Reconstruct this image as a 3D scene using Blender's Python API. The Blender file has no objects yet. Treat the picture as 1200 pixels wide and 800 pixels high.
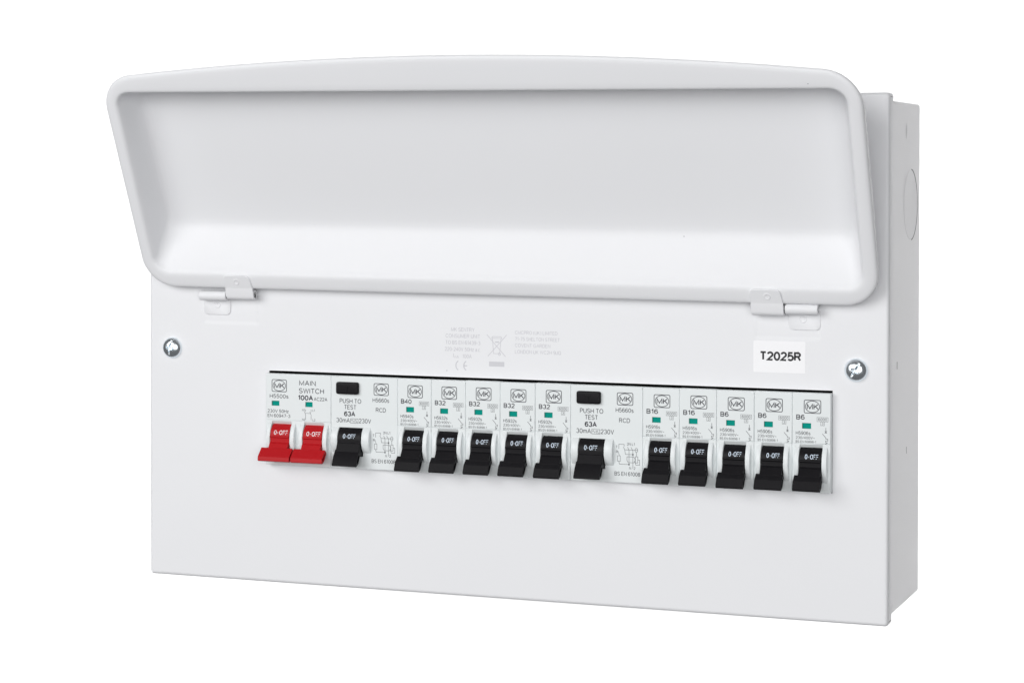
import bpy, math, random
from mathutils import Matrix, Vector
random.seed(4)
MM = 0.001
scene = bpy.context.scene
COL = scene.collection
sin, cos, pi = math.sin, math.cos, math.pi

# ------------------------------------------------------------------ camera
YAW, PITCH, ROLL = 0.3643, -0.0170, 0.0011
CAM = (583.85, -1014.38, 205.15)
FPX, PV = 2668.1, 244.95            # focal length and optical-axis row, in 1200x800 pixels
cam_d = bpy.data.cameras.new('camera')
cam = bpy.data.objects.new('camera', cam_d)
COL.objects.link(cam)
fw = Vector((-sin(YAW) * cos(PITCH), cos(YAW) * cos(PITCH), sin(PITCH)))
rt = Vector((cos(YAW), sin(YAW), 0))
up = rt.cross(fw)
rt, up = rt * cos(ROLL) + up * sin(ROLL), up * cos(ROLL) - rt * sin(ROLL)
m = Matrix((rt, up, -fw)).transposed().to_4x4()
m.translation = Vector(CAM) * MM
cam.matrix_world = m
cam_d.sensor_fit = 'HORIZONTAL'
cam_d.sensor_width = 36
cam_d.lens = FPX / 1200 * 36
cam_d.shift_y = -(400 - PV) / 1200
cam_d.clip_start = 0.02
cam_d.clip_end = 50
scene.camera = cam

# ------------------------------------------------------------------ world, lamps, exposure
world = bpy.data.worlds.new('World')
scene.world = world
world.use_nodes = True
world.node_tree.nodes['Background'].inputs[0].default_value = (0.98, 0.98, 1.0, 1)
world.node_tree.nodes['Background'].inputs[1].default_value = 0.14

def area(name, loc, target, sx, sy, watts, col=(1, 1, 1)):
    d = bpy.data.lights.new(name, 'AREA')
    d.shape = 'RECTANGLE'
    d.size, d.size_y, d.energy, d.color = sx, sy, watts, col
    o = bpy.data.objects.new(name, d)
    COL.objects.link(o)
    o.location = loc
    o.rotation_euler = (Vector(target) - Vector(loc)).to_track_quat('-Z', 'Y').to_euler()
    return o
CEN = (0.19, 0, 0.12)
area('key_softbox', (-0.70, -1.80, 0.72), CEN, 1.5, 1.2, 26.8)
area('fill_softbox', (0.95, -2.1, 0.35), CEN, 1.6, 1.3, 24.4)
area('backdrop_lamp', (-1.7, 0.30, -0.1), (-1.7, 1.3, -0.1), 0.7, 2.4, 36)
area('backdrop_lamp', (1.15, 0.30, -0.1), (1.15, 1.3, -0.1), 0.7, 2.4, 38)

scene.view_settings.view_transform = 'Standard'
scene.view_settings.look = 'None'
scene.view_settings.gamma = 1
scene.view_settings.exposure = 0
scene.view_settings.use_curve_mapping = False
scene.render.engine = 'CYCLES'
scene.cycles.use_denoising = True
scene.cycles.max_bounces = 10
scene.cycles.diffuse_bounces = 6

# ------------------------------------------------------------------ materials
def mat(name, col, rough=0.45, metal=0.0, bump=0.0, bscale=900.0, mottle=0.0, coat=0.0, rvar=0.0, spec=0.5, specks=False):
    mt = bpy.data.materials.new(name)
    mt.use_nodes = True
    nt = mt.node_tree
    b = nt.nodes['Principled BSDF']
    b.inputs['Base Color'].default_value = (*col, 1)
    b.inputs['Roughness'].default_value = rough
    b.inputs['Metallic'].default_value = metal
    b.inputs['Coat Weight'].default_value = coat
    b.inputs['Specular IOR Level'].default_value = spec
    if bump or mottle or rvar:
        tc = nt.nodes.new('ShaderNodeTexCoord')
    if bump:
        n = nt.nodes.new('ShaderNodeTexNoise')
        n.inputs['Scale'].default_value = bscale
        n.inputs['Detail'].default_value = 2
        bp = nt.nodes.new('ShaderNodeBump')
        bp.inputs['Strength'].default_value = bump
        bp.inputs['Distance'].default_value = 0.0002
        nt.links.new(tc.outputs['Object'], n.inputs['Vector'])
        nt.links.new(n.outputs['Fac'], bp.inputs['Height'])
        nt.links.new(bp.outputs['Normal'], b.inputs['Normal'])
    if mottle:
        n2 = nt.nodes.new('ShaderNodeTexNoise')
        n2.inputs['Scale'].default_value = 14
        n2.inputs['Detail'].default_value = 4
        rp = nt.nodes.new('ShaderNodeMapRange')
        rp.inputs['To Min'].default_value = 1 - mottle
        rp.inputs['To Max'].default_value = 1 + mottle
        mx = nt.nodes.new('ShaderNodeVectorMath')
        mx.operation = 'SCALE'
        mx.inputs[0].default_value = col
        nt.links.new(tc.outputs['Object'], n2.inputs['Vector'])
        nt.links.new(n2.outputs['Fac'], rp.inputs['Value'])
        nt.links.new(rp.outputs['Result'], mx.inputs['Scale'])
        nt.links.new(mx.outputs['Vector'], b.inputs['Base Color'])
        if specks:
            vo = nt.nodes.new('ShaderNodeTexVoronoi')
            vo.inputs['Scale'].default_value = 42
            lt_ = nt.nodes.new('ShaderNodeMath'); lt_.operation = 'LESS_THAN'; lt_.inputs[1].default_value = 0.011
            sp = nt.nodes.new('ShaderNodeSeparateColor')
            gt = nt.nodes.new('ShaderNodeMath'); gt.operation = 'GREATER_THAN'; gt.inputs[1].default_value = 0.35
            mu = nt.nodes.new('ShaderNodeMath'); mu.operation = 'MULTIPLY'
            mi = nt.nodes.new('ShaderNodeMix'); mi.data_type = 'RGBA'
            mi.inputs['B'].default_value = (0.33, 0.33, 0.35, 1)
            nt.links.new(tc.outputs['Object'], vo.inputs['Vector'])
            nt.links.new(vo.outputs['Distance'], lt_.inputs[0])
            nt.links.new(vo.outputs['Color'], sp.inputs['Color'])
            nt.links.new(sp.outputs['Red'], gt.inputs[0])
            nt.links.new(lt_.outputs[0], mu.inputs[0])
            nt.links.new(gt.outputs[0], mu.inputs[1])
            nt.links.new(mu.outputs[0], mi.inputs['Factor'])
            nt.links.new(mx.outputs['Vector'], mi.inputs['A'])
            nt.links.new(mi.outputs['Result'], b.inputs['Base Color'])
    if rvar:
        n3 = nt.nodes.new('ShaderNodeTexNoise')
        n3.inputs['Scale'].default_value = 160
        n3.inputs['Detail'].default_value = 3
        r3 = nt.nodes.new('ShaderNodeMapRange')
        r3.inputs['To Min'].default_value = rough - rvar
        r3.inputs['To Max'].default_value = rough + rvar
        nt.links.new(tc.outputs['Object'], n3.inputs['Vector'])
        nt.links.new(n3.outputs['Fac'], r3.inputs['Value'])
        nt.links.new(r3.outputs['Result'], b.inputs['Roughness'])
    return mt
M = dict(
    paint=mat('white_powder_coat', (0.793, 0.798, 0.816), 0.52, bump=0.12, bscale=700, mottle=0.012, specks=True, spec=0.32),
    body=mat('white_powder_coat_body', (0.765, 0.763, 0.78), 0.5, bump=0.12, bscale=700, mottle=0.008),
    plastic=mat('white_moulded_plastic', (0.75, 0.785, 0.79), 0.38, bump=0.08, bscale=1500, mottle=0.006),
    black=mat('black_moulded_plastic', (0.007, 0.0065, 0.008), 0.42, bump=0.12, bscale=1600, rvar=0.06, spec=0.15),
    red=mat('red_moulded_plastic', (0.45, 0.0045, 0.009), 0.44, bump=0.10, bscale=1600, rvar=0.05, spec=0.22),
    green=mat('green_flag_plastic', (0.0, 0.27, 0.215), 0.4, bump=0.05, spec=0.06),
    ink=mat('dark_grey_ink', (0.03, 0.03, 0.042), 0.6, mottle=0.05),
    inkmid=mat('mid_grey_ink', (0.085, 0.088, 0.10), 0.6, mottle=0.05),
    inkpale=mat('pale_grey_ink', (0.60, 0.60, 0.63), 0.6, mottle=0.02),
    inkwhite=mat('pale_blue_white_ink', (0.66, 0.76, 0.88), 0.5, mottle=0.03),
    inkblack=mat('black_ink', (0.012, 0.012, 0.014), 0.6, mottle=0.03),
    paper=mat('white_label_paper', (0.885, 0.885, 0.90), 0.5, mottle=0.004),
    steel=mat('zinc_plated_steel', (0.84, 0.90, 0.94), 0.22, metal=1.0, bump=0.05, bscale=500, rvar=0.05),
    slit=mat('slit_shade_grey', (0.14, 0.14, 0.15), 0.6, bump=0.1),
    dark=mat('dark_steel_pin', (0.05, 0.05, 0.05), 0.45, metal=0.6, bump=0.1),
    inner=mat('rear_body_gap_shade', (0.02, 0.019, 0.018), 0.7, bump=0.1),  # near-black colour stands in for the shade in the gap above the devices
    backdrop=mat('white_backdrop_paper', (0.92, 0.92, 0.92), 0.9, mottle=0.004),
)

# ------------------------------------------------------------------ mesh helper
class MB:
    """Collects geometry in millimetres; build() links it as one mesh object."""
    def __init__(s):
        s.v, s.f = [], []
    def add(s, vs, fs):
        k = len(s.v)
        s.v += [tuple(p) for p in vs]
        s.f += [tuple(i + k for i in f) for f in fs]
    def box(s, x0, x1, y0, y1, z0, z1):
        s.add([(x0, y0, z0), (x1, y0, z0), (x1, y1, z0), (x0, y1, z0), (x0, y0, z1), (x1, y0, z1), (x1, y1, z1), (x0, y1, z1)],
              [(0, 3, 2, 1), (4, 5, 6, 7), (0, 1, 5, 4), (1, 2, 6, 5), (2, 3, 7, 6), (3, 0, 4, 7)])
    def loft(s, rings, cap0=False, cap1=False):
        n = len(rings[0])
        vs = [p for r in rings for p in r]
        fs = []
        for a in range(len(rings) - 1):
            for i in range(n):
                j = (i + 1) % n
                fs.append((a * n + i, a * n + j, (a + 1) * n + j, (a + 1) * n + i))
        if cap0: fs.append(tuple(reversed(range(n))))
        if cap1: fs.append(tuple((len(rings) - 1) * n + i for i in range(n)))
        s.add(vs, fs)
    def extrude_x(s, prof, x0, x1, hollow=None):
        """prof: list of (y, z); solid bar between x0 and x1; hollow=(scale, depth) sinks a pocket into both ends."""
        n = len(prof)
        r = lambda x, k=1.0: [(x, cy + (y - cy) * k, cz + (z - cz) * k) for y, z in prof]
        cy = sum(p[0] for p in prof) / n
        cz = sum(p[1] for p in prof) / n
        if hollow:
            k, d = hollow
            s.loft([r(x0 + d, k), r(x0, k), r(x0), r(x1), r(x1, k), r(x1 - d, k)], True, True)
        else:
            s.loft([r(x0), r(x1)], True, True)
    def cyl_x(s, x0, x1, cy, cz, r, n=28, ri=None, rec=0.8):
        c = lambda x, q: [(x, cy + q * cos(2 * pi * i / n), cz + q * sin(2 * pi * i / n)) for i in range(n)]
        e = min(0.25, r * 0.2)
        if ri:
            s.loft([c(x0 + rec, ri), c(x0, ri), c(x0, r - e), c(x0 + e, r), c(x1 - e, r), c(x1, r - e), c(x1, ri), c(x1 - rec, ri)])
        else:
            s.loft([c(x0, r - e), c(x0 + e, r), c(x1 - e, r), c(x1, r - e)], True, True)
    def poly(s, pts2, y):
        """flat outline (x, z) facing -y"""
        s.add([(x, y, z) for x, z in pts2], [tuple(range(len(pts2)))])
    def line(s, pts, w, y, closed=False):
        pts = list(pts)
        if closed: pts = pts + [pts[0]]
        vs, fs = ribbon(pts, w)
        s.add([(x, y, z) for x, z in vs], fs)
    def ring(s, cx, cz, rx, rz, w, y, n=32, a0=0.0, a1=2 * pi):
        full = abs(a1 - a0 - 2 * pi) < 1e-6
        k = n if full else n + 1
        vs = []
        for i in range(k):
            a = a0 + (a1 - a0) * i / n
            vs += [(cx + (rx - w / 2) * cos(a), y, cz + (rz - w / 2) * sin(a)), (cx + (rx + w / 2) * cos(a), y, cz + (rz + w / 2) * sin(a))]
        fs = []
        for i in range(n):
            j = (i + 1) % k
            fs.append((2 * i, 2 * i + 1, 2 * j + 1, 2 * j))
        s.add(vs, fs)
    def text(s, st, x0, zb, cap, x1=None, bold=0.0, y=-0.03, wrap=None):
        """left edge x0, baseline zb, capital height cap, right edge x1 (stretches); bold adds stroke weight"""
        pen, strokes = 0.0, []
        for ch in st:
            if ch == ' ':
                pen += .34
                continue
            wd, pl = GL[ch]
            strokes += [[(pen + px, pz) for px, pz in q] for q in pl]
            pen += wd + .22
        tot = pen - .22
        wt = .135 + bold
        sx = cap if x1 is None else (x1 - x0 - wt * cap) / tot
        for n, q in enumerate(strokes):
            vs, fs = ribbon([(x0 + wt * cap / 2 + px * sx, zb + wt * cap / 2 + pz * cap * (1 - wt)) for px, pz in q], wt * cap)
            e = .0006 * (n % 12)
            s.add([wrap(x, z, e) if wrap else (x, y - e, z) for x, z in vs], fs)
    def mesh(s, name, material, smooth=None):
        me = bpy.data.meshes.new(name)
        me.from_pydata([(x * MM, y * MM, z * MM) for x, y, z in s.v], [], s.f)
        me.materials.append(material)
        if smooth is not None:
            me.shade_smooth()
            if smooth < 180:
                me.set_sharp_from_angle(angle=math.radians(smooth))
        me.update()
        return me
    def build(s, name, material, parent=None, smooth=None, bevel=0.0):
        return link(name, s.mesh(name, material, smooth), parent, bevel)

def link(name, me, parent=None, bevel=0.0):
    o = bpy.data.objects.new(name, me)
    COL.objects.link(o)
    if parent: o.parent = parent
    if bevel:
        b = o.modifiers.new('edge', 'BEVEL')
        b.width, b.segments, b.limit_method = bevel * MM, 2, 'ANGLE'
        b.angle_limit = math.radians(28)
        b.harden_normals = True
    return o

# plain sans lettering drawn as strokes: cap height 1, each glyph = (width, [polylines])
def _arc(cx, cy, rx, ry, a0, a1, n=12):
    return [(cx + rx * cos(math.radians(a0 + (a1 - a0) * i / n)), cy + ry * sin(math.radians(a0 + (a1 - a0) * i / n))) for i in range(n + 1)]
def _oval(w): return [_arc(w / 2, .5, w / 2, .5, 90, 450, 24)]
_S = _arc(.3, .75, .27, .25, 25, 270, 12) + _arc(.3, .25, .3, .25, 90, -155, 12)[1:]
GL = {
    'A': (.66, [[(0, 0), (.33, 1), (.66, 0)], [(.12, .34), (.54, .34)]]),
    'B': (.58, [[(0, .5), (.33, .5)] + _arc(.33, .75, .22, .25, -90, 90) + [(0, 1), (0, 0), (.33, 0)] + _arc(.33, .25, .25, .25, -90, 90)]),
    'C': (.68, [_arc(.37, .5, .37, .5, 42, 318, 20)]),
    'D': (.64, [[(0, 0), (0, 1), (.25, 1)] + _arc(.25, .5, .39, .5, 90, -90, 16) + [(0, 0)]]),
    'E': (.54, [[(.54, 1), (0, 1), (0, 0), (.55, 0)], [(0, .52), (.48, .52)]]),
    'F': (.52, [[(.52, 1), (0, 1), (0, 0)], [(0, .52), (.45, .52)]]),
    'G': (.72, [_arc(.37, .5, .37, .5, 45, 330, 20) + [(.70, .46), (.42, .46)]]),
    'H': (.6, [[(0, 0), (0, 1)], [(.6, 0), (.6, 1)], [(0, .52), (.6, .52)]]),
    'I': (.04, [[(.02, 0), (.02, 1)]]),
    'J': (.42, [[(.42, 1), (.42, .25)] + _arc(.21, .22, .21, .22, 0, -180)]),
    'K': (.6, [[(0, 0), (0, 1)], [(.57, 1), (0, .38)], [(.2, .6), (.6, 0)]]),
    'L': (.48, [[(0, 1), (0, 0), (.48, 0)]]),
    'M': (.74, [[(0, 0), (0, 1), (.37, .08), (.74, 1), (.74, 0)]]),
    'N': (.6, [[(0, 0), (0, 1), (.6, 0), (.6, 1)]]),
    'O': (.74, _oval(.74)),
    'P': (.56, [[(0, 0), (0, 1), (.3, 1)] + _arc(.3, .74, .26, .26, 90, -90) + [(0, .48)]]),
    'Q': (.74, _oval(.74) + [[(.46, .22), (.74, -.04)]]),
    'R': (.6, [[(0, 0), (0, 1), (.32, 1)] + _arc(.32, .75, .25, .25, 90, -90) + [(0, .5)], [(.34, .5), (.58, 0)]]),
    'S': (.6, [_S]),
    'T': (.6, [[(0, 1), (.6, 1)], [(.3, 1), (.3, 0)]]),
    'U': (.6, [[(0, 1), (0, .3)] + _arc(.3, .3, .3, .3, 180, 360) + [(.6, 1)]]),
    'V': (.64, [[(0, 1), (.32, 0), (.64, 1)]]),
    'W': (.92, [[(0, 1), (.22, 0), (.46, .95), (.70, 0), (.92, 1)]]),
    'Y': (.62, [[(0, 1), (.31, .46), (.62, 1)], [(.31, .46), (.31, 0)]]),
    '0': (.54, _oval(.54)),
    '1': (.3, [[(.02, .76), (.24, 1), (.24, 0)]]),
    '2': (.54, [_arc(.27, .72, .26, .28, 170, -35, 14) + [(0, 0), (.54, 0)]]),
    '3': (.54, [_arc(.26, .745, .23, .255, 160, -80, 12) + _arc(.26, .25, .27, .25, 80, -160, 14)]),
    '4': (.56, [[(.42, 0), (.42, 1), (0, .3), (.56, .3)]]),
    '5': (.54, [[(.5, 1), (.1, 1), (.04, .52)] + _arc(.26, .32, .28, .32, 130, -150, 16)]),
    '6': (.54, [_arc(.29, .6, .29, .4, 40, 180, 12) + _arc(.27, .31, .27, .31, 180, 540, 20)]),
    '7': (.52, [[(0, 1), (.52, 1), (.18, 0)]]),
    '8': (.54, [_arc(.27, .75, .23, .25, -90, 270, 18), _arc(.27, .26, .27, .26, 90, 450, 18)]),
    '9': (.54, [_arc(.25, .4, .29, .4, -140, 0, 12) + _arc(.27, .69, .27, .31, 0, 360, 20)]),
    '-': (.3, [[(0, .42), (.3, .42)]]), '/': (.34, [[(0, 0), (.34, 1)]]), '.': (.06, [[(0, .0), (0, .08)]]),
    '~': (.5, [[(0, .4), (.08, .5), (.18, .5), (.32, .38), (.42, .38), (.5, .48)]]),
    '(': (.22, [_arc(.3, .42, .3, .68, 125, 235)]), ')': (.22, [_arc(-.08, .42, .3, .68, 55, -55)]),
    's': (.42, [[(p[0] * .7, p[1] * .7) for p in _S]]),
    'z': (.42, [[(0, .68), (.42, .68), (0, 0), (.42, 0)]]),
    'a': (.44, [_arc(.22, .5, .2, .2, 150, 0, 8) + [(.42, 0)], _arc(.2, .2, .2, .2, 30, 360, 16)]),
    'c': (.44, [_arc(.23, .35, .23, .35, 45, 315, 16)]),
    'm': (.76, [[(0, 0), (0, .7)], [(0, .45)] + _arc(.19, .5, .19, .2, 180, 0, 8) + [(.38, 0)], [(.38, .45)] + _arc(.57, .5, .19, .2, 180, 0, 8) + [(.76, 0)]]),
    'n': (.42, [[(0, 0), (0, .7)], [(0, .45)] + _arc(.21, .49, .21, .21, 180, 0, 8) + [(.42, 0)]]),
}
def ribbon(pts, w):
    """mitred ribbon along a 2D polyline -> (verts, faces)"""
    n = len(pts)
    closed = math.hypot(pts[0][0] - pts[-1][0], pts[0][1] - pts[-1][1]) < 1e-6
    def unit(a, b):
        L = math.hypot(b[0] - a[0], b[1] - a[1]) or 1e-9
        return ((b[0] - a[0]) / L, (b[1] - a[1]) / L)
    vs = []
    for i, p in enumerate(pts):
        d0 = unit(pts[i - 1], p) if i > 0 else (unit(pts[-2], p) if closed else None)
        d1 = unit(p, pts[i + 1]) if i < n - 1 else (unit(p, pts[1]) if closed else None)
        d0 = d0 or d1; d1 = d1 or d0
        nx, ny = -(d0[1] + d1[1]), d0[0] + d1[0]
        L = math.hypot(nx, ny)
        if L < .3: nx, ny, L = -d0[1], d0[0], 1
        nx, ny = nx / L, ny / L
        k = 1 / max(.45, nx * -d0[1] + ny * d0[0])
        vs += [(p[0] - nx * w / 2 * k, p[1] - ny * w / 2 * k), (p[0] + nx * w / 2 * k, p[1] + ny * w / 2 * k)]
    return vs, [(2 * i, 2 * i + 2, 2 * i + 3, 2 * i + 1) for i in range(n - 1)]

def empty(name, loc, label=None, cat=None, group=None, parent=None):
    o = bpy.data.objects.new(name, None)
    o.empty_display_size = 0.01
    COL.objects.link(o)
    o.location = Vector(loc) * MM
    if parent: o.parent = parent
    if label: o['label'] = label
    if cat: o['category'] = cat
    if group: o['group'] = group
    return o

def rrect(x0, x1, z0, z1, r, n=6):
    """rounded rectangle outline, counter-clockwise seen from -y"""
    pts = []
    for cx, cz, a0 in ((x0 + r, z0 + r, pi), (x1 - r, z0 + r, 1.5 * pi), (x1 - r, z1 - r, 0), (x0 + r, z1 - r, .5 * pi)):
        for i in range(n + 1):
            a = a0 + .5 * pi * i / n
            pts.append((cx + r * cos(a), cz + r * sin(a)))
    return pts

def lin(a, b, n): return [a + (b - a) * i / n for i in range(n + 1)]
def sstep(t):
    t = max(0., min(1., t))
    return t * t * (3 - 2 * t)

# ------------------------------------------------------------------ setting: the white studio backdrop
bk = MB()
bk.add([(-2600, 1300, -1500), (1450, 1300, -1500), (1450, 1300, 2000), (-2600, 1300, 2000)], [(0, 1, 2, 3)])
b = bk.build('backdrop', M['backdrop'])
b['kind'] = 'structure'
b['label'] = 'plain white studio backdrop behind the fuse box'

# ------------------------------------------------------------------ the consumer unit
W, H, D = 378.3, 240.2, 75.2
RET = 7.6
unit = empty('consumer_unit', (0, 0, 0), 'white metal fuse box with raised hinged lid and rows of breakers', 'fuse box')

# front cover: rolled edges + pressed face with hinge pockets and the breaker cut-out
CX0, CX1, CZ0, CZ1 = 67.72, 352.7, 59.0, 105.55
PK = ((30.6, 62.9, 127.4, 152), (W - 62.9, W - 30.6, 127.4, 152))
def face_y(x, z):
    y = 0.0
    for x0, x1, z0, z1 in PK:
        r = 2.5
        dx = max(x0 + r - x, x - (x1 - r), 0); dz = max(z0 + r - z, z - (z1 - r), 0)
        dd = r - math.hypot(dx, dz)
        y += 0.27 * sstep(dd / 2.4)
    return y
R = 1.7
xs = sorted(set([round(v, 3) for v in lin(R, W - R, 64)] + [CX0, CX1] + [round(p + q, 3) for P in PK for p in P[:2] for q in lin(-3, 3, 22)]))
zs = sorted(set([round(v, 3) for v in lin(R, H - R, 48)] + [CZ0, CZ1] + [round(127.4 + q, 3) for q in lin(-1, 3.2, 22)] + [round(152 + q, 3) for q in lin(-3, 1, 12)]))
fc = MB()
idx = {}
for i, x in enumerate(xs):
    for j, z in enumerate(zs):
        idx[i, j] = len(fc.v)
        fc.v.append((x, face_y(x, z), z))
for i in range(len(xs) - 1):
    for j in range(len(zs) - 1):
        if xs[i] >= CX0 - 1e-4 and xs[i + 1] <= CX1 + 1e-4 and zs[j] >= CZ0 - 1e-4 and zs[j + 1] <= CZ1 + 1e-4: continue
        fc.f.append((idx[i, j], idx[i + 1, j], idx[i + 1, j + 1], idx[i, j + 1]))
def edge_ring(off, y, r):
    return [(x, y, z) for x, z in rrect(off, W - off, off, H - off, max(r, 1e-4), 6)]
rings = [edge_ring(1.2, RET, .5), edge_ring(0, RET, R), edge_ring(0, R, R)]
for k in range(1, 8):
    a = .5 * pi * k / 7
    rings.append(edge_ring(R * (1 - cos(a)), R * (1 - sin(a)), R * cos(a)))
fc.loft(rings)
# cut-out return lips
hole = [(CX0, CZ0), (CX1, CZ0), (CX1, CZ1), (CX0, CZ1)]
fc.loft([[(x, 1.2, z) for x, z in hole], [(x, 0, z) for x, z in hole]])
# inner skin of the sheet (real thickness)
oi = [(1.2, 1.2), (W - 1.2, 1.2), (W - 1.2, H - 1.2), (1.2, H - 1.2)]
fc.add([(x, 2.2, z) for x, z in oi] + [(x, 1.2, z) for x, z in hole], [(0, 4, 5, 1), (1, 5, 6, 2), (2, 6, 7, 3), (3, 7, 4, 0)])
cover = fc.build('front_cover', M['paint'], unit, smooth=38)
# corner folds of the cover
for x, z in ((W - .25, 1.9), (W - .25, H - 1.9), (.25, 1.9), (.25, H - 1.9)):
    c = MB()
    sx = 1 if x > 50 else -1
    c.box(x + sx * .22, x + sx * .28, 1.6, RET - .8, z - .16, z + .16)
    c.build('corner_slit', M['dark'], cover)

# body box behind the cover
bd = MB()
BI, BX = 3.4, 0.7
def bring(off, y, r=1.2): return [(x, y, z) for x, z in rrect(BX + off, W - BX - off, BI + off, H - BI - off, r, 4)]
bd.loft([bring(1.2, 3.0), bring(0, 3.0), bring(0, D - 1.0)] + [bring(1 - cos(.5 * pi * k / 4), D - 1 + sin(.5 * pi * k / 4), 1.2) for k in range(1, 5)] , False, True)
bd.loft([bring(1.2, D - 1.4), bring(1.2, 3.0)], True, False)
body = bd.build('enclosure_body', M['body'], unit, smooth=35)
# round knockouts pressed into both side walls
for sx in (1, -1):
    ko = MB()
    prof = [(16.4, 0.01), (16.0, .12), (15.3, .13), (12, .13)]
    fx = (lambda p: W - BX + p) if sx > 0 else (lambda p: BX - p)
    rr = [[(fx(p), 52.0 + r * cos(2 * pi * i / 64), 189.2 + r * sin(2 * pi * i / 64)) for i in range(64)] for r, p in prof]
    if sx < 0: rr = [list(reversed(q)) for q in rr]
    ko.loft(rr, False, True)
    kob = ko.build('knockout', M['body'], body, smooth=12)
    ks = MB()  # flat dark strip: shade in the knockout's back slit, put in as colour
    arcp = [math.radians(a_) for a_ in range(-84, 85, 6)]
    ri_ = [(fx(.05), 52.0 + 16.45 * cos(a_), 189.2 + 16.45 * sin(a_)) for a_ in arcp]
    ro_ = [(fx(.05), 52.0 + (16.5 + 1.15 * cos(a_) ** .5) * cos(a_), 189.2 + (16.5 + 1.15 * cos(a_) ** .5) * sin(a_)) for a_ in arcp]
    na_ = len(arcp)
    ks.add(ri_ + ro_, [(q_, na_ + q_, na_ + q_ + 1, q_ + 1) for q_ in range(na_ - 1)])
    ks.build('slit_shade', M['slit'], kob)
    for yy, zz, hh in ((21.9, 116.0, 3.4), (44.9, 74.6, 3.2)):
        sl = MB()
        x = fx(0.0)
        sl.box(min(x - sx * .5, x + sx * .03), max(x - sx * .5, x + sx * .03), yy - .45, yy + .45, zz - hh / 2, zz + hh / 2)
        sl.build('lance_slot', M['dark'], body)
    dm = MB()
    rr = [[(fx(p), 41.8 + 1.6 * r * cos(2 * pi * i / 20), 223.8 + 4 * r * sin(2 * pi * i / 20)) for i in range(20)] for r, p in ((1, 0.01), (.8, .16), (.5, .36), (.2, .45))]
    if sx < 0: rr = [list(reversed(q)) for q in rr]
    dm.loft(rr, False, True)
    dm.build('dimple', M['body'], body, smooth=60)

# ------------------------------------------------------------------ the lid
TILT = math.radians(25)
LID0 = (W / 2, -6.0, 145.0)
lid = None
NB = 40
def contour(ins, vb, vt, bow, r, w, xl=2.2):
    x0, x1 = xl + ins, W - xl - ins - .3
    xc, hw = (x0 + x1) / 2, (x1 - x0) / 2
    pts = []
    nc = 10
    def arc(cx, cv, a0): 
        for i in range(nc + 1):
            a = a0 + .5 * pi * i / nc
            pts.append((cx + r * cos(a), cv + r * sin(a)))
    arc(x0 + r, vb + r, pi)
    pts.extend([(x, vb) for x in lin(x0 + r, x1 - r, NB)[1:-1]])
    arc(x1 - r, vb + r, 1.5 * pi)
    pts.extend([(x1, v) for v in lin(vb + r, vt - r, 10)[1:-1]])
    arc(x1 - r, vt - r, 0)
    pts.extend([(x, vt) for x in lin(x1 - r, x0 + r, NB)[1:-1]])
    arc(x0 + r, vt - r, .5 * pi)
    pts.extend([(x0, v) for v in lin(vt - r, vb + r, 10)[1:-1]])
    out = []
    for x, v in pts:
        k = max(0, (v - vb) / (vt - vb)) ** 2
        out.append((x - LID0[0], -w, v + bow * (1 - ((x - xc) / hw) ** 2) * k))
    return out
rows = [  # inset, bottom v, top v, bow, corner radius, w (towards the viewer)
    (13, 40, 100, 8, 9, -18.3), (7.5, 33, 103.6, 9, 11, -18.2), (4.8, 29.5, 104.3, 9.4, 12.5, -17.5), (3.2, 26.5, 104.9, 9.7, 13.5, -16.0),
    (2.2, 22.6, 106.0, 10, 14.5, -13.2), (1.2, 13.0, 108.7, 10.1, 15.5, -8.0), (.5, 5.6, 110.9, 10.1, 16, -4.2), (.1, 2.5, 112.1, 10.1, 16, -2.9),
    (0, 1.0, 112.9, 10.1, 16, -2.1), (.12, .3, 113.2, 10.1, 16, -1.45), (.5, .25, 113.1, 10.1, 15.8, -.85), (1.1, .6, 112.6, 10.1, 15.3, -.42), (1.9, 1.3, 111.9, 10.1, 14.6, -.14), (2.8, 2.4, 110.8, 9.6, 13.4, -.02),
    (3.6, 3.6, 109.6, 7, 12.4, 0), (4.6, 5.6, 108.0, 2.2, 10.8, 0), (5.3, 6.9, 107.1, .4, 9.6, -.07), (6.0, 8.0, 106.5, 0, 8.8, -.3), (6.7, 8.9, 106.0, 0, 8.0, -.8), (7.2, 9.5, 105.7, 0, 7.4, -1.6),
    (7.6, 10.6, 105.5, 0, 7, -2.8), (8.4, 14.4, 105.2, 0, 6.5, -5.9), (9.2, 18.4, 104.9, 0, 6, -9.2), (10.0, 22.0, 104.4, 0, 6, -12.1), (10.9, 25.0, 103.7, 0, 6, -14.4),
    (12.0, 26.9, 102.6, 0, 6, -15.7), (13.6, 28.9, 100.9, 0, 6, -16.3), (15.6, 31.4, 98.6, 0, 6, -16.49), (20, 36, 94, 0, 6, -16.5), (40, 50, 80, 0, 6, -16.5)]
lm = MB()
lm.loft([contour(*r) for r in rows], True, True)
lid = lm.build('lid', M['paint'], unit, smooth=60)
lid.location = Vector(LID0) * MM
lid.rotation_euler = (TILT, math.radians(0.33), 0)

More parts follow.
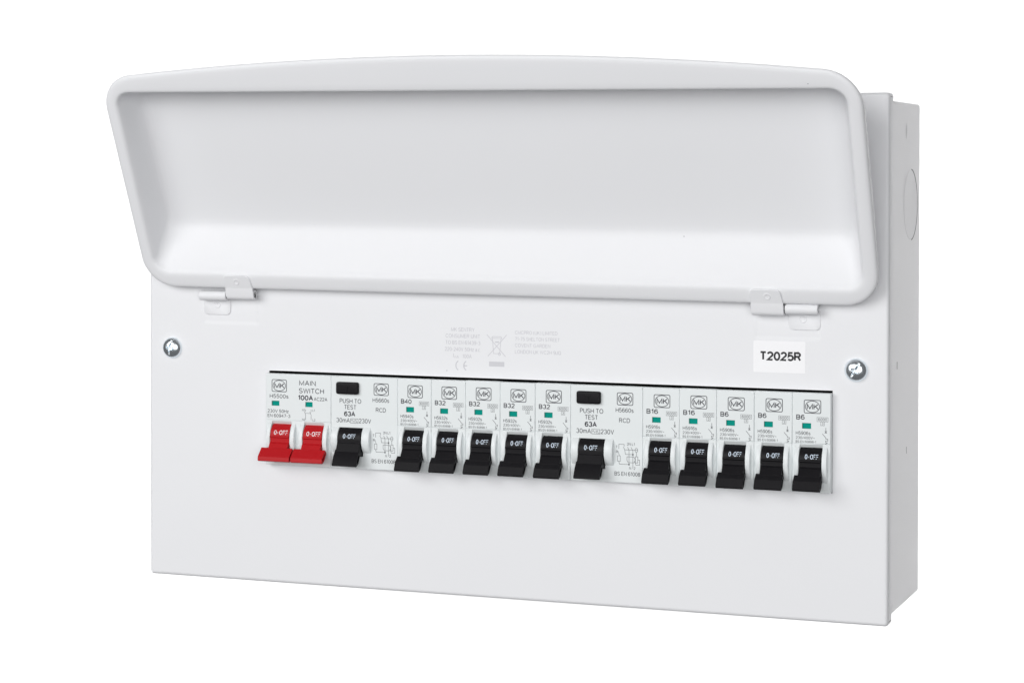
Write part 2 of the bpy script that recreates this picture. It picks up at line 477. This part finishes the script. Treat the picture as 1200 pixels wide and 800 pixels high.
# ------------------------------------------------------------------ hinges
HY, HZ, HR = -3.9, 142.4, 2.45
for side in (0, 1):
    fx = (lambda x: x) if side == 0 else (lambda x: W - x)
    def xr(a, b): return (min(fx(a), fx(b)), max(fx(a), fx(b)))
    # leaf fixed to the cover, with its half of the knuckle
    h = MB()
    a, b_ = xr(31.2, 46.4)
    out = rrect(a, b_, 132.6, 144.0, 2.4, 6)
    h.loft([[(x, .7, z) for x, z in out], [(x, -.15, z) for x, z in out], [(x + (0.2 if x < (a + b_) / 2 else -.2), -.33, z + (.2 if z < 138 else -.2)) for x, z in out]], False, True)
    a, b_ = xr(31.4, 46.5)
    h.cyl_x(a, b_, HY, HZ, HR, 30, ri=1.5)
    hinge = h.build('cover_hinge_leaf', M['paint'], unit, smooth=35)
    rv = MB()
    rv.loft([[(fx(39.2) + r * cos(-2 * pi * i / 24) * 1.0, y, 137.6 - r * sin(-2 * pi * i / 24)) for i in range(24)][::-1] for r, y in ((1.75, -.33), (1.6, -.52), (1.25, -.56), (1.05, -.40), (.3, -.34))], False, True)
    rv.build('rivet', M['paint'], hinge, smooth=50)
    # leaf riveted to the lid rim: same object tree as the lid, built in lid space
    l = MB()
    a, b_ = xr(47.0, 62.2)
    ax, bx = a - LID0[0], b_ - LID0[0]
    out = rrect(ax, bx, -1.5, 8.0, 2.2, 6)
    taper = lambda x, z: x + (0.0 if (x - (ax + bx) / 2) * (1) < 0 else -.12 * max(0, z))
    out = [(taper(x, z), z) for x, z in out]
    l.loft([[(x, .2, z) for x, z in out], [(x, -.62, z) for x, z in out], [(x + (.2 if x < (ax + bx) / 2 else -.2), -.82, z - (.2 if z > 3 else -.2)) for x, z in out]], False, True)
    # knuckle centre in lid space
    dy, dz = HY - LID0[1], HZ - LID0[2]
    ky = dy * cos(TILT) + dz * sin(TILT)
    kz = -dy * sin(TILT) + dz * cos(TILT)
    l.cyl_x(ax, bx, ky, kz, HR, 30, ri=1.55)
    # web from the knuckle front up to the plate
    yf = ky - HR
    l.extrude_x([(yf + .02, kz - .2), (yf + .02, kz + .6), (-.80, 1.2), (-.30, 1.6), (-.3, -.4), (yf + 1.4, kz)], ax + .05, bx - .05)
    leaf = l.build('lid_hinge_leaf', M['paint'], lid, smooth=35)
    rv = MB()
    rx = fx(54.0) - LID0[0]
    rv.loft([[(rx + r * cos(-2 * pi * i / 24), y, 4.6 - r * sin(-2 * pi * i / 24)) for i in range(24)][::-1] for r, y in ((1.75, -.82), (1.6, -1.0), (1.25, -1.04), (1.05, -.88), (.3, -.84))], False, True)
    rv.build('rivet', M['paint'], leaf, smooth=50)
    p = MB()
    a, b_ = xr(31.9, 61.9)
    p.cyl_x(a, b_, HY, HZ, 1.25, 20)
    p.build('hinge_pin', M['dark'], unit, smooth=35)

# ------------------------------------------------------------------ cover screws (combination slot and cross recess)
def screw(x, z, ang):
    s = MB()
    NR, NA, RS = 34, 120, 5.45
    vs = [(0, 0, 0)]
    def ht(px, pz):
        q = math.hypot(px, pz) / RS
        y = 3.4 * (max(0, 1 - q ** 2.5)) ** .62
        ca, sa = cos(ang), sin(ang)
        u, v = px * ca + pz * sa, -px * sa + pz * ca
        slot = sstep((.55 - abs(u)) / .2)
        cross = max(sstep((.6 - abs(u)) / .25) * sstep((2.1 - abs(v)) / .4), sstep((.6 - abs(v)) / .25) * sstep((2.1 - abs(u)) / .4))
        y = min(y, y * (1 - slot) + slot * min(y, 2.45))
        y = y * (1 - cross) + cross * min(y, 1.35 + .35 * math.hypot(u, v))
        return y
    s.v.append((0, -ht(0, 0), 0))
    for i in range(1, NR + 1):
        r = RS * (i / NR) ** .85
        for k in range(NA):
            a = 2 * pi * k / NA
            px, pz = r * cos(a), r * sin(a)
            s.v.append((px, -ht(px, pz) if i < NR else 0.3, pz))
    for k in range(NA): s.f.append((0, 1 + k, 1 + (k + 1) % NA))
    for i in range(NR - 1):
        for k in range(NA):
            a, b2 = 1 + i * NA + k, 1 + i * NA + (k + 1) % NA
            s.f.append((a, a + NA, b2 + NA, b2))
    o = s.build('cover_screw', M['steel'], unit, smooth=40)
    o.location = Vector((x, -.05, z)) * MM
    return o
screw(13.3, 115.3, math.radians(-12))
screw(363.4, 115.2, math.radians(-32))

# ------------------------------------------------------------------ marking printed on the cover
t = MB()
cx = 171.8
def ctext(st, c, zb, cap, wd, **k): t.text(st, c - wd / 2, zb, cap, c + wd / 2, **k)
ctext('MK SENTRY', cx, 127.6, 1.9, 12.2)
ctext('CONSUMER UNIT', cx, 124.5, 1.9, 18.0)
ctext('TO BS EN 61439-3', cx, 121.3, 1.9, 18.2)
ctext('220-240V 50Hz a.c.', cx, 118.1, 1.9, 18.8)
t.text('I', cx - 5.0, 115.0, 2.1)
t.text('nA', cx - 4.3, 114.6, 1.5, cx - 2.0)
t.text('100A', cx - .2, 114.8, 1.9, cx + 4.6)
for q in (0, 1):
    ccx = cx - 2.2 + 4.1 * q
    t.ring(ccx + .6, 111.2, 2.0, 2.3, .55, -.03, 20, .62 * pi, 1.38 * pi)
t.box(cx + .6, cx + 2.3, -.03, -.025, 110.95, 111.45)
bx_, bz_ = 189.3, 121.3
t.line([(bx_ - 5.1, bz_ + 5.2), (bx_ + 4.6, bz_ - 5.2)], .32, -.03)
t.line([(bx_ + 5.1, bz_ + 5.2), (bx_ - 4.6, bz_ - 5.2)], .32, -.031)
t.line([(bx_ - 2.2, bz_ + 3.4), (bx_ - 1.6, bz_ - 3.8), (bx_ + 1.5, bz_ - 3.8), (bx_ + 2.2, bz_ + 3.4)], .3, -.032)
t.line([(bx_ - 2.6, bz_ + 3.5), (bx_ + 2.6, bz_ + 3.5), (bx_ + 2.2, bz_ + 4.3), (bx_ - 2.2, bz_ + 4.3)], .3, -.033, True)
t.ring(bx_ + 1.4, bz_ - 4.0, .55, .6, .35, -.034, 14)
t.box(bx_ - .9, bx_ + 1.2, -.035, -.03, bz_ + 1.4, bz_ + 2.0)
t.box(bx_ - 3.9, bx_ + 3.9, -.03, -.025, 111.3, 113.6)
for k, (st, wd) in enumerate((('CMCPRO (UK) LIMITED', 21.6), ('71-75 SHELTON STREET', 22.8), ('COVENT GARDEN', 18.0), ('LONDON UK WC2H 9JQ', 23.4))):
    t.text(st, 198.6, 127.0 - 3.05 * k, 1.75, 198.6 + wd)
t.build('printed_marking', M['inkpale'], cover)

# product code sticker
st = MB()
o = rrect(315.7, 340.0, 112.9, 127.3, .4, 3)
st.loft([[(x, .02, z) for x, z in o], [(x, -.09, z) for x, z in o]], False, True)
sticker = st.build('code_label', M['paper'], unit)
sticker['label'] = 'white paper sticker reading T2025R'
tt = MB()
tt.text('T2025R', 318.6, 118.3, 4.25, 338.1, bold=.075, y=-.12)
tt.build('label_lettering', M['inkblack'], sticker)

# ------------------------------------------------------------------ devices (local: x across, y=0 face, z=45-h)
PY = -3.5
Z0 = 59.3
MX0 = 67.8
MP = 17.8
Z = lambda h: 45.0 - h

def plate(mb, x0, x1, h0, h1, y, holes=(), yb=4.0, bev=.3, deep=3.2):
    """moulded block face with bevelled edge and rectangular recesses (x0,x1,h0,h1,depth)"""
    za, zb = Z(h1), Z(h0)
    b_ = bev
    rg = lambda i, yy: [(x0 + i, yy, za + i), (x1 - i, yy, za + i), (x1 - i, yy, zb - i), (x0 + i, yy, zb - i)]
    mb.loft([rg(0, yb), rg(0, y + b_), rg(b_ * .35, y + b_ * .3), rg(b_, y)])
    gx = sorted(set([x0 + b_, x1 - b_] + [q for hh in holes for q in hh[:2]]))
    gz = sorted(set([za + b_, zb - b_] + [Z(q) for hh in holes for q in hh[2:4]]))
    for i in range(len(gx) - 1):
        for j in range(len(gz) - 1):
            mx, mz = (gx[i] + gx[i + 1]) / 2, (gz[j] + gz[j + 1]) / 2
            if any(a < mx < b2 and Z(d) < mz < Z(c) for a, b2, c, d, e in holes): continue
            mb.add([(gx[i], y, gz[j]), (gx[i + 1], y, gz[j]), (gx[i + 1], y, gz[j + 1]), (gx[i], y, gz[j + 1])], [(0, 1, 2, 3)])
    for a, b2, c, d, e in holes:
        r = lambda yy, i=0: [(a + i, yy, Z(d) + i), (b2 - i, yy, Z(d) + i), (b2 - i, yy, Z(c) - i), (a + i, yy, Z(c) - i)]
        mb.loft([r(y), r(y + e)], False, True)

def cheek(mb, x0, x1, h0, h1, p, y=-.25, rd=.35, base=0.0):
    """curved shroud beside a toggle: an arc from h0 to h1 standing p proud"""
    n = 22
    c = (h1 - h0) / 2
    Rr = (c * c + p * p) / (2 * p)
    def arc(sh, k):
        pts = []
        for i in range(n + 1):
            t_ = -1 + 2 * i / n
            hh = (h0 + h1) / 2 + t_ * c
            pr = math.sqrt(max(0, Rr * Rr - (t_ * c) ** 2)) - (Rr - p)
            pts.append((hh, max(pr - k, -.02)))
        return [(sh, y - base - pr, Z(hh)) for hh, pr in pts]
    rows_ = [[(x0, y + .3, q[2]) for q in arc(x0, 0)], arc(x0, rd), arc(x0 + rd * .3, rd * .3), arc(x0 + rd, 0), arc(x1 - rd, 0), arc(x1 - rd * .3, rd * .3), arc(x1, rd), [(x1, y + .3, q[2]) for q in arc(x1, 0)]]
    k = n + 1
    vs = [p_ for r in rows_ for p_ in r]
    fs = []
    for a in range(len(rows_) - 1):
        for i in range(n):
            fs.append((a * k + i, a * k + i + 1, (a + 1) * k + i + 1, (a + 1) * k + i))
    mb.add(vs, fs)

DR, DP, DH = 7.0, -4.3, 31.0          # drum radius, axis protrusion, axis height
def drum_profile(a1):
    pr = []
    for i in range(22):
        a = math.radians(10 + (a1 - 10) * i / 21)
        pr.append((-(DP + DR * sin(a)), Z(DH - DR * cos(a))))
    return pr
def toggle_mesh(neck, step=True):
    """neck = (x0, x1); side profile in (y, z): drum, then the lever pulled down to off"""
    mb = MB()
    if step:
        pr = drum_profile(82) + [(-2.65, Z(30.35)), (-3.05, Z(30.5)), (-3.1, Z(31.0)), (-2.6, Z(31.4)), (-2.6, Z(33.2)), (-3.0, Z(33.8)), (-3.5, Z(34.0)), (-5.6, Z(37.4)), (-4.6, Z(38.6)), (-1.0, Z(38.4)), (3.0, Z(37.5))]
    else:
        pr = drum_profile(92) + [(-2.7, Z(32.1)), (-3.1, Z(32.4)), (-4.9, Z(36.2)), (-4.0, Z(37.6)), (-1.0, Z(38.4)), (3.0, Z(37.5))]
    mb.extrude_x(pr[::-1], neck[0], neck[1])
    return mb
def bar_mesh(x0, x1, kind='breaker'):
    mb = MB()
    if kind == 'red':
        pr = [(-5.2, Z(36.0)), (-9.3, Z(40.1)), (-9.5, Z(42.0)), (-8.5, Z(42.5)), (-6.6, Z(41.4)), (-3.6, Z(37.6))]
    elif kind == 'rcd':
        pr = [(-4.2, Z(35.4)), (-6.6, Z(38.6)), (-8.6, Z(42.6)), (-7.8, Z(43.2)), (-5.2, Z(42.0)), (-2.6, Z(37.2))]
    else:
        pr = [(-4.9, Z(36.9)), (-7.5, Z(39.3)), (-9.2, Z(43.0)), (-8.5, Z(43.8)), (-6.4, Z(42.9)), (-3.4, Z(38.4))]
    mb.extrude_x(pr[::-1], x0, x1, hollow=(.55, 2.2))
    return mb
def ledge(mb, x0, x1, h0, h1, y0, y1):
    """sloping shelf at the head of a toggle opening"""
    mb.add([(x0, y1, Z(h1)), (x1, y1, Z(h1)), (x1, y0, Z(h0)), (x0, y0, Z(h0))], [(0, 1, 2, 3)])
def drum_text(mb, x0, x1, y_off=.04, h=28.7, cap=2.25):
    """lettering wrapped round the toggle drum"""
    am = math.acos((DH - h) / DR)
    def wrap(x, z, e=0.0):
        a = am - z / DR
        r = DR + y_off + e
        return (x, -(DP + r * sin(a)), Z(DH - r * cos(a)))
    c = (x0 + x1) / 2
    w = x1 - x0
    mb.text('O', x0, -cap / 2, cap, x0 + w * .19, bold=-.005, wrap=wrap)
    mb.text('-', x0 + w * .235, -cap / 2, cap, x0 + w * .33, bold=.0, wrap=wrap)
    mb.text('OFF', x0 + w * .38, -cap / 2, cap, x1, bold=-.005, wrap=wrap)

def logo(mb, x0, x1, h0, h1, y=-.03):
    w = .32
    o_ = rrect(x0, x1, Z(h1), Z(h0), .8, 4)
    i_ = rrect(x0 + w, x1 - w, Z(h1) + w, Z(h0) - w, .55, 4)
    mb.loft([[(x, y, z) for x, z in o_], [(x, y, z) for x, z in i_]])
    cx_, cz_ = (x0 + x1) / 2, Z((h0 + h1) / 2)
    rx, rz = (x1 - x0) * .41, (h1 - h0) * .42
    mb.ring(cx_, cz_, rx, rz, .3, y, 36)
    mb.text('MK', cx_ - rx * .80, cz_ - rz * .50, rz * 1.0, cx_ + rx * .86, bold=.03, y=y - .004)

def back_block(mb, wd):
    mb.box(.6, wd - .6, 4.0, 45, -8, 44.2)

def mcb_symbol(mb, x, y=-.03):
    w = .2
    mb.line([(x, Z(15.4)), (x, Z(18.0))], w, y)
    mb.line([(x - .5, Z(16.9)), (x + .5, Z(17.9))], w, y - .002)
    mb.line([(x + .5, Z(16.9)), (x - .5, Z(17.9))], w, y - .003)
    mb.line([(x - 1.6, Z(18.2)), (x, Z(20.0))], w, y)
    mb.line([(x, Z(20.0)), (x, Z(20.5)), (x + .9, Z(20.5)), (x + .9, Z(21.3)), (x - .1, Z(21.3)), (x - .1, Z(22.1)), (x + .8, Z(22.1))], w, y - .004)
    mb.line([(x + .8, Z(22.1)), (x - .3, Z(22.9)), (x - .3, Z(23.8))], w, y)

# ---- shared meshes for the circuit breakers
hs = MB()
plate(hs, .06, MP - .06, 0, 22.9, 0, [(4.6, 8.8, 13.6, 16.2, 1.3)])
plate(hs, .06, MP - .06, 22.9, 45, -.22, [(3.6, 14.2, 23.25, 39.4, 5.0)])
ledge(hs, 3.6, 14.2, 23.25, 26.6, -.2, 2.6)
cheek(hs, 1.5, 3.6, 24.4, 40.4, 2.7)
cheek(hs, 14.2, 16.5, 24.4, 40.4, 2.7)
ME_mcb = hs.mesh('housing', M['plastic'], 40)
bb = MB(); back_block(bb, MP); ME_mcb_back = bb.mesh('rear_body', M['inner'])
tg = toggle_mesh((3.85, 13.95))
ME_tog = tg.mesh('toggle', M['black'], 25)
ME_bar = bar_mesh(2.1, 14.9).mesh('toggle_grip', M['black'], 20)
lt = MB(); drum_text(lt, 6.4, 12.7); ME_tlet = lt.mesh('toggle_lettering', M['inkwhite'])
fl = MB(); fl.box(4.65, 8.75, .75, 1.2, Z(16.15), Z(13.75)); ME_flag = fl.mesh('indicator_flag', M['green'])
lg = MB(); logo(lg, 5.4, 13.4, 3.0, 9.2); ME_logo = lg.mesh('logo', M['ink'])
sy = MB(); mcb_symbol(sy, 15.6)
for a, b2, c, d in ((11.5, 16.6, 10.8, 12.7), (13.2, 14.9, 12.75, 14.5)):
    sy.line([(a, Z(c)), (b2, Z(c)), (b2, Z(d)), (a, Z(d))], .13, -.03, True)
sy.text('6000', 12.0, Z(12.35), 1.25, 16.1, y=-.034)
sy.text('3', 13.65, Z(14.2), 1.15, 14.45, y=-.034)
ME_sym = sy.mesh('rating_symbols', M['inkmid'])
ME_prints = {}
for rating, code in (('B40', 'H5940s'), ('B32', 'H5932s'), ('B16', 'H5916s'), ('B6', 'H5906s')):
    a = MB(); a.text(rating, 1.9, Z(12.1), 2.25, 1.9 + (5.6 if len(rating) > 2 else 3.9), bold=.035)
    c = MB()
    c.text(code, 1.7, Z(19.0), 1.6, 8.5)
    c.text('230/400V~', 1.7, Z(20.9), 1.25, 10.5)
    c.text('BS EN 60898-1', 1.7, Z(22.6), 1.05, 11.1)
    ME_prints[rating] = (a.mesh('rating_lettering', M['ink']), c.mesh('printed_lettering', M['inkmid']))

def breaker(slot, rating, label):
    dz = random.uniform(-.12, .12)
    e = empty('circuit_breaker', (MX0 + slot * MP, PY + random.uniform(-.12, .12), Z0 + dz), label, 'circuit breaker', 'circuit breakers in the fuse box')
    hs_ = link('housing', ME_mcb, e)
    link('rear_body', ME_mcb_back, e)
    tgl = link('toggle', ME_tog, e, .15)
    tgl.location.x = random.uniform(-.1, .1) * MM
    tgl.location.z = random.uniform(-.18, .18) * MM
    gr = link('toggle_grip', ME_bar, tgl, .14)
    link('toggle_lettering', ME_tlet, tgl)
    link('indicator_flag', ME_flag, e)
    link('logo', ME_logo, e)
    link('rating_symbols', ME_sym, e)
    a, c = ME_prints[rating]
    link('rating_lettering', a, e)
    link('printed_lettering', c, e)
    return e
for slot, rating, label in (
        (4, 'B40', 'circuit breaker marked B40 with black toggle'),
        (5, 'B32', 'B32 circuit breaker directly beside the B40 breaker'),
        (6, 'B32', 'second B32 circuit breaker counting from the B40 breaker'),
        (7, 'B32', 'third B32 circuit breaker counting from the B40 breaker'),
        (8, 'B32', 'B32 circuit breaker directly beside a black test button device'),
        (11, 'B16', 'B16 circuit breaker directly beside a black test button device'),
        (12, 'B16', 'B16 circuit breaker directly beside a B6 breaker'),
        (13, 'B6', 'B6 circuit breaker directly beside a B16 breaker'),
        (14, 'B6', 'middle B6 circuit breaker between two other B6 breakers'),
        (15, 'B6', 'B6 circuit breaker at the end of the row with exposed side')):
    breaker(slot, rating, label)

# ---- residual current devices
WR = 2 * MP
hr = MB()
plate(hr, .06, WR - .06, 0, 45, 0, [(4.5, 17.3, 24.9, 39.0, 5.0)])
ledge(hr, 4.5, 17.3, 24.9, 26.4, .03, 2.6)
cheek(hr, .9, 4.5, 24.7, 37.2, 2.7, y=0, rd=.35)
cheek(hr, 17.3, 21.4, 24.7, 37.2, 2.7, y=0, rd=.35)
ME_rcd = hr.mesh('housing', M['plastic'], 40)
bb = MB(); back_block(bb, WR); ME_rcd_back = bb.mesh('rear_body', M['inner'])
ME_rtog = toggle_mesh((4.75, 17.05), step=False).mesh('toggle', M['black'], 25)
ME_rbar = bar_mesh(4.3, 17.2, 'rcd').mesh('toggle_grip', M['black'], 20)
lt = MB(); drum_text(lt, 7.6, 14.3, h=29.0); ME_rlet = lt.mesh('toggle_lettering', M['inkwhite'])
bt = MB()
o = lambda i, y: [(x, y, z) for x, z in rrect(3.5 + i, 15.2 - i, Z(8.6) + i, Z(2.7) - i, 1.0 - i * .5, 5)]
bt.loft([o(0, .2), o(0, -1.5), o(.12, -1.85), o(.4, -2.05), o(.8, -2.1)], False, True)
ME_btn = bt.mesh('test_button', M['black'], 50)
bl = MB()
bl.box(8.2, 10.6, -2.36, -2.1, Z(4.9), Z(4.45)); bl.box(9.15, 9.65, -2.36, -2.1, Z(7.2), Z(4.9))
ME_btnT = bl.mesh('button_letter', M['black'])
lg = MB(); logo(lg, 23.0, 31.0, 2.8, 8.8); ME_rlogo = lg.mesh('logo', M['ink'])
pr = MB()
pr.text('PUSH TO', 4.7, Z(13.1), 2.25, 16.3)
pr.text('TEST', 7.1, Z(16.1), 2.25, 13.7)
pr.text('30mA', 2.9, Z(22.6), 2.25, 10.2)
pr.text('230V', 15.0, Z(22.6), 2.25, 21.6)
pr.line([(10.6, Z(20.6)), (14.6, Z(20.6)), (14.6, Z(22.7)), (10.6, Z(22.7))], .2, -.03, True)
pr.line([(10.9, Z(21.7)), (11.4, Z(21.1)), (12.0, Z(22.1)), (12.5, Z(21.5))], .18, -.031)
pr.line([(12.9, Z(22.4)), (12.9, Z(21.2)), (13.6, Z(21.2)), (13.6, Z(22.2)), (14.3, Z(22.2))], .18, -.031)
pr.text('H5660s', 22.4, Z(12.1), 2.05, 31.2)
pr.text('RCD', 24.1, Z(16.9), 2.15, 29.5)
pr.text('BS EN 61008', 21.9, Z(41.7), 1.9, 34.5)
ME_rprint = pr.mesh('printed_lettering', M['inkmid'])
pb = MB(); pb.text('63A', 7.1, Z(19.5), 2.45, 13.1, bold=.07); ME_r63 = pb.mesh('rating_lettering', M['ink'])
dg = MB()
w = .18
L = lambda pts, y=-.03, cl=False: dg.line([(a, Z(h_)) for a, h_ in pts], w, y, cl)
L([(24.0, 29.2), (24.0, 27.0), (26.6, 27.0), (26.6, 28.0)])
L([(26.2, 28.2), (26.9, 29.5), (33.2, 29.5)], -.031)
L([(26.9, 29.5), (27.2, 31.6), (30.9, 31.6)], -.032)
L([(23.6, 30.2), (24.3, 32.4)], -.033)
L([(23.4, 32.4), (24.7, 32.4), (24.7, 35.0), (23.4, 35.0)], -.034, True)
L([(24.0, 35.0), (24.3, 36.3), (28.6, 36.3)], -.035)
L([(28.3, 28.2), (29.0, 29.8), (29.0, 36.3)], -.036)
L([(29.9, 28.2), (30.9, 29.8), (30.9, 38.2)], -.037)
L([(28.0, 32.7), (31.4, 32.7), (32.1, 34.0), (31.4, 35.4), (28.6, 35.4), (28.0, 34.4)], -.038, True)
dg.ring(32.6, Z(29.5), .65, .95, w, -.039, 18)
L([(32.6, 30.5), (32.6, 32.4)], -.04)
L([(32.1, 32.5), (33.3, 32.5), (33.3, 35.4), (32.1, 35.4)], -.041, True)
L([(33.3, 34.0), (34.2, 34.0), (34.2, 36.4), (32.4, 36.4), (31.8, 35.0)], -.042)
for a, h_ in ((30.9, 31.6), (29.0, 36.3)): dg.ring(a, Z(h_), .2, .24, .4, -.044, 12)
for s_, a, h_ in (('T', 22.5, 28.9), ('R', 22.6, 31.2), ('2N', 28.0, 27.4), ('L1', 30.4, 27.4), ('N', 29.1, 38.6), ('2', 31.3, 38.6)):
    dg.text(s_, a, Z(h_), 1.25, y=-.045)
ME_rdiag = dg.mesh('circuit_diagram', M['inkmid'])
for slot, label in ((2, 'residual current device with black test button between the red switch and B40'),
                    (9, 'residual current device with black test button between B32 and B16 breakers')):
    e = empty('residual_current_device', (MX0 + slot * MP, PY, Z0), label, 'RCD', 'residual current devices in the fuse box')
    link('housing', ME_rcd, e)
    link('rear_body', ME_rcd_back, e)
    tgl = link('toggle', ME_rtog, e, .12)
    link('toggle_grip', ME_rbar, tgl, .14)
    link('toggle_lettering', ME_rlet, tgl)
    bt_ = link('test_button', ME_btn, e)
    link('button_letter', ME_btnT, bt_)
    for nm, me in (('logo', ME_rlogo), ('printed_lettering', ME_rprint), ('rating_lettering', ME_r63), ('circuit_diagram', ME_rdiag)):
        link(nm, me, e)

# ---- main switch
e = empty('main_switch', (MX0, PY, Z0), 'double pole main switch with two red toggles', 'switch')
hm = MB()
plate(hm, .06, WR - .06, 0, 22.9, 0, [(3.1, 7.4, 13.3, 15.8, 1.3), (21.6, 25.6, 13.3, 15.8, 1.3)])
plate(hm, .06, WR - .06, 22.9, 45, -.18, [(3.4, 14.2, 23.25, 39.4, 5.0), (21.2, 32.0, 23.25, 39.4, 5.0)])
for q in (0, MP):
    ledge(hm, 3.4 + q, 14.2 + q, 23.25, 26.6, -.16, 2.6)
    cheek(hm, 1.3 + q, 3.4 + q, 24.4, 40.4, 2.7)
    cheek(hm, 14.2 + q, 16.6 + q, 24.4, 40.4, 2.7)
hm.build('housing', M['plastic'], e, smooth=40)
link('rear_body', ME_rcd_back, e)
for q in (0, MP):
    tgl = toggle_mesh((3.65 + q, 13.95 + q)).build('toggle', M['red'], e, smooth=25, bevel=.12)
    bar_mesh(.1 + q, 17.2 + q, 'red').build('toggle_grip', M['red'], tgl, smooth=20, bevel=.16)
    lt = MB(); drum_text(lt, 5.6 + q, 13.2 + q)
    lt.build('toggle_lettering', M['paper'], tgl)
for a, b2 in ((3.15, 7.35), (21.65, 25.55)):
    f_ = MB(); f_.box(a, b2, .75, 1.2, Z(15.75), Z(13.4)); f_.build('indicator_flag', M['green'], e)
lg = MB(); logo(lg, 3.2, 11.5, 2.7, 8.9); lg.build('logo', M['ink'], e)
p1 = MB()
p1.text('H5500s', 2.1, Z(12.0), 2.0, 12.4)
p1.text('230V 50Hz', .9, Z(19.2), 1.65, 12.5)
p1.text('EN 60947-3', .9, Z(21.5), 1.65, 13.4)
p1.text('MAIN', 18.3, Z(5.3), 2.5, 27.3)
p1.text('SWITCH', 18.1, Z(9.1), 2.5, 31.8)
p1.text('AC22A', 26.3, Z(12.6), 1.75, 33.6)
p1.build('printed_lettering', M['ink'], e)
p2 = MB(); p2.text('100A', 17.6, Z(12.6), 2.55, 25.9, bold=.07); p2.build('rating_lettering', M['ink'], e)
p3 = MB()
for q, a, b3 in ((0, 'N1', 'N2'), (3.0, 'L1', 'L2')):
    x = 21.8 + q
    p3.line([(x, Z(17.0)), (x, Z(18.2))], .18, -.03)
    p3.line([(x - .7, Z(18.0)), (x, Z(19.6)), (x, Z(22.2))], .18, -.031)
    p3.text(a, x - 1.9 + q * .9, Z(17.9), 1.1, y=-.032)
    p3.text(b3, x - 1.9 + q * .9, Z(22.6), 1.1, y=-.032)
p3.line([(21.6, Z(18.9)), (24.6, Z(18.9))], .15, -.033)
p3.build('circuit_diagram', M['inkmid'], e)
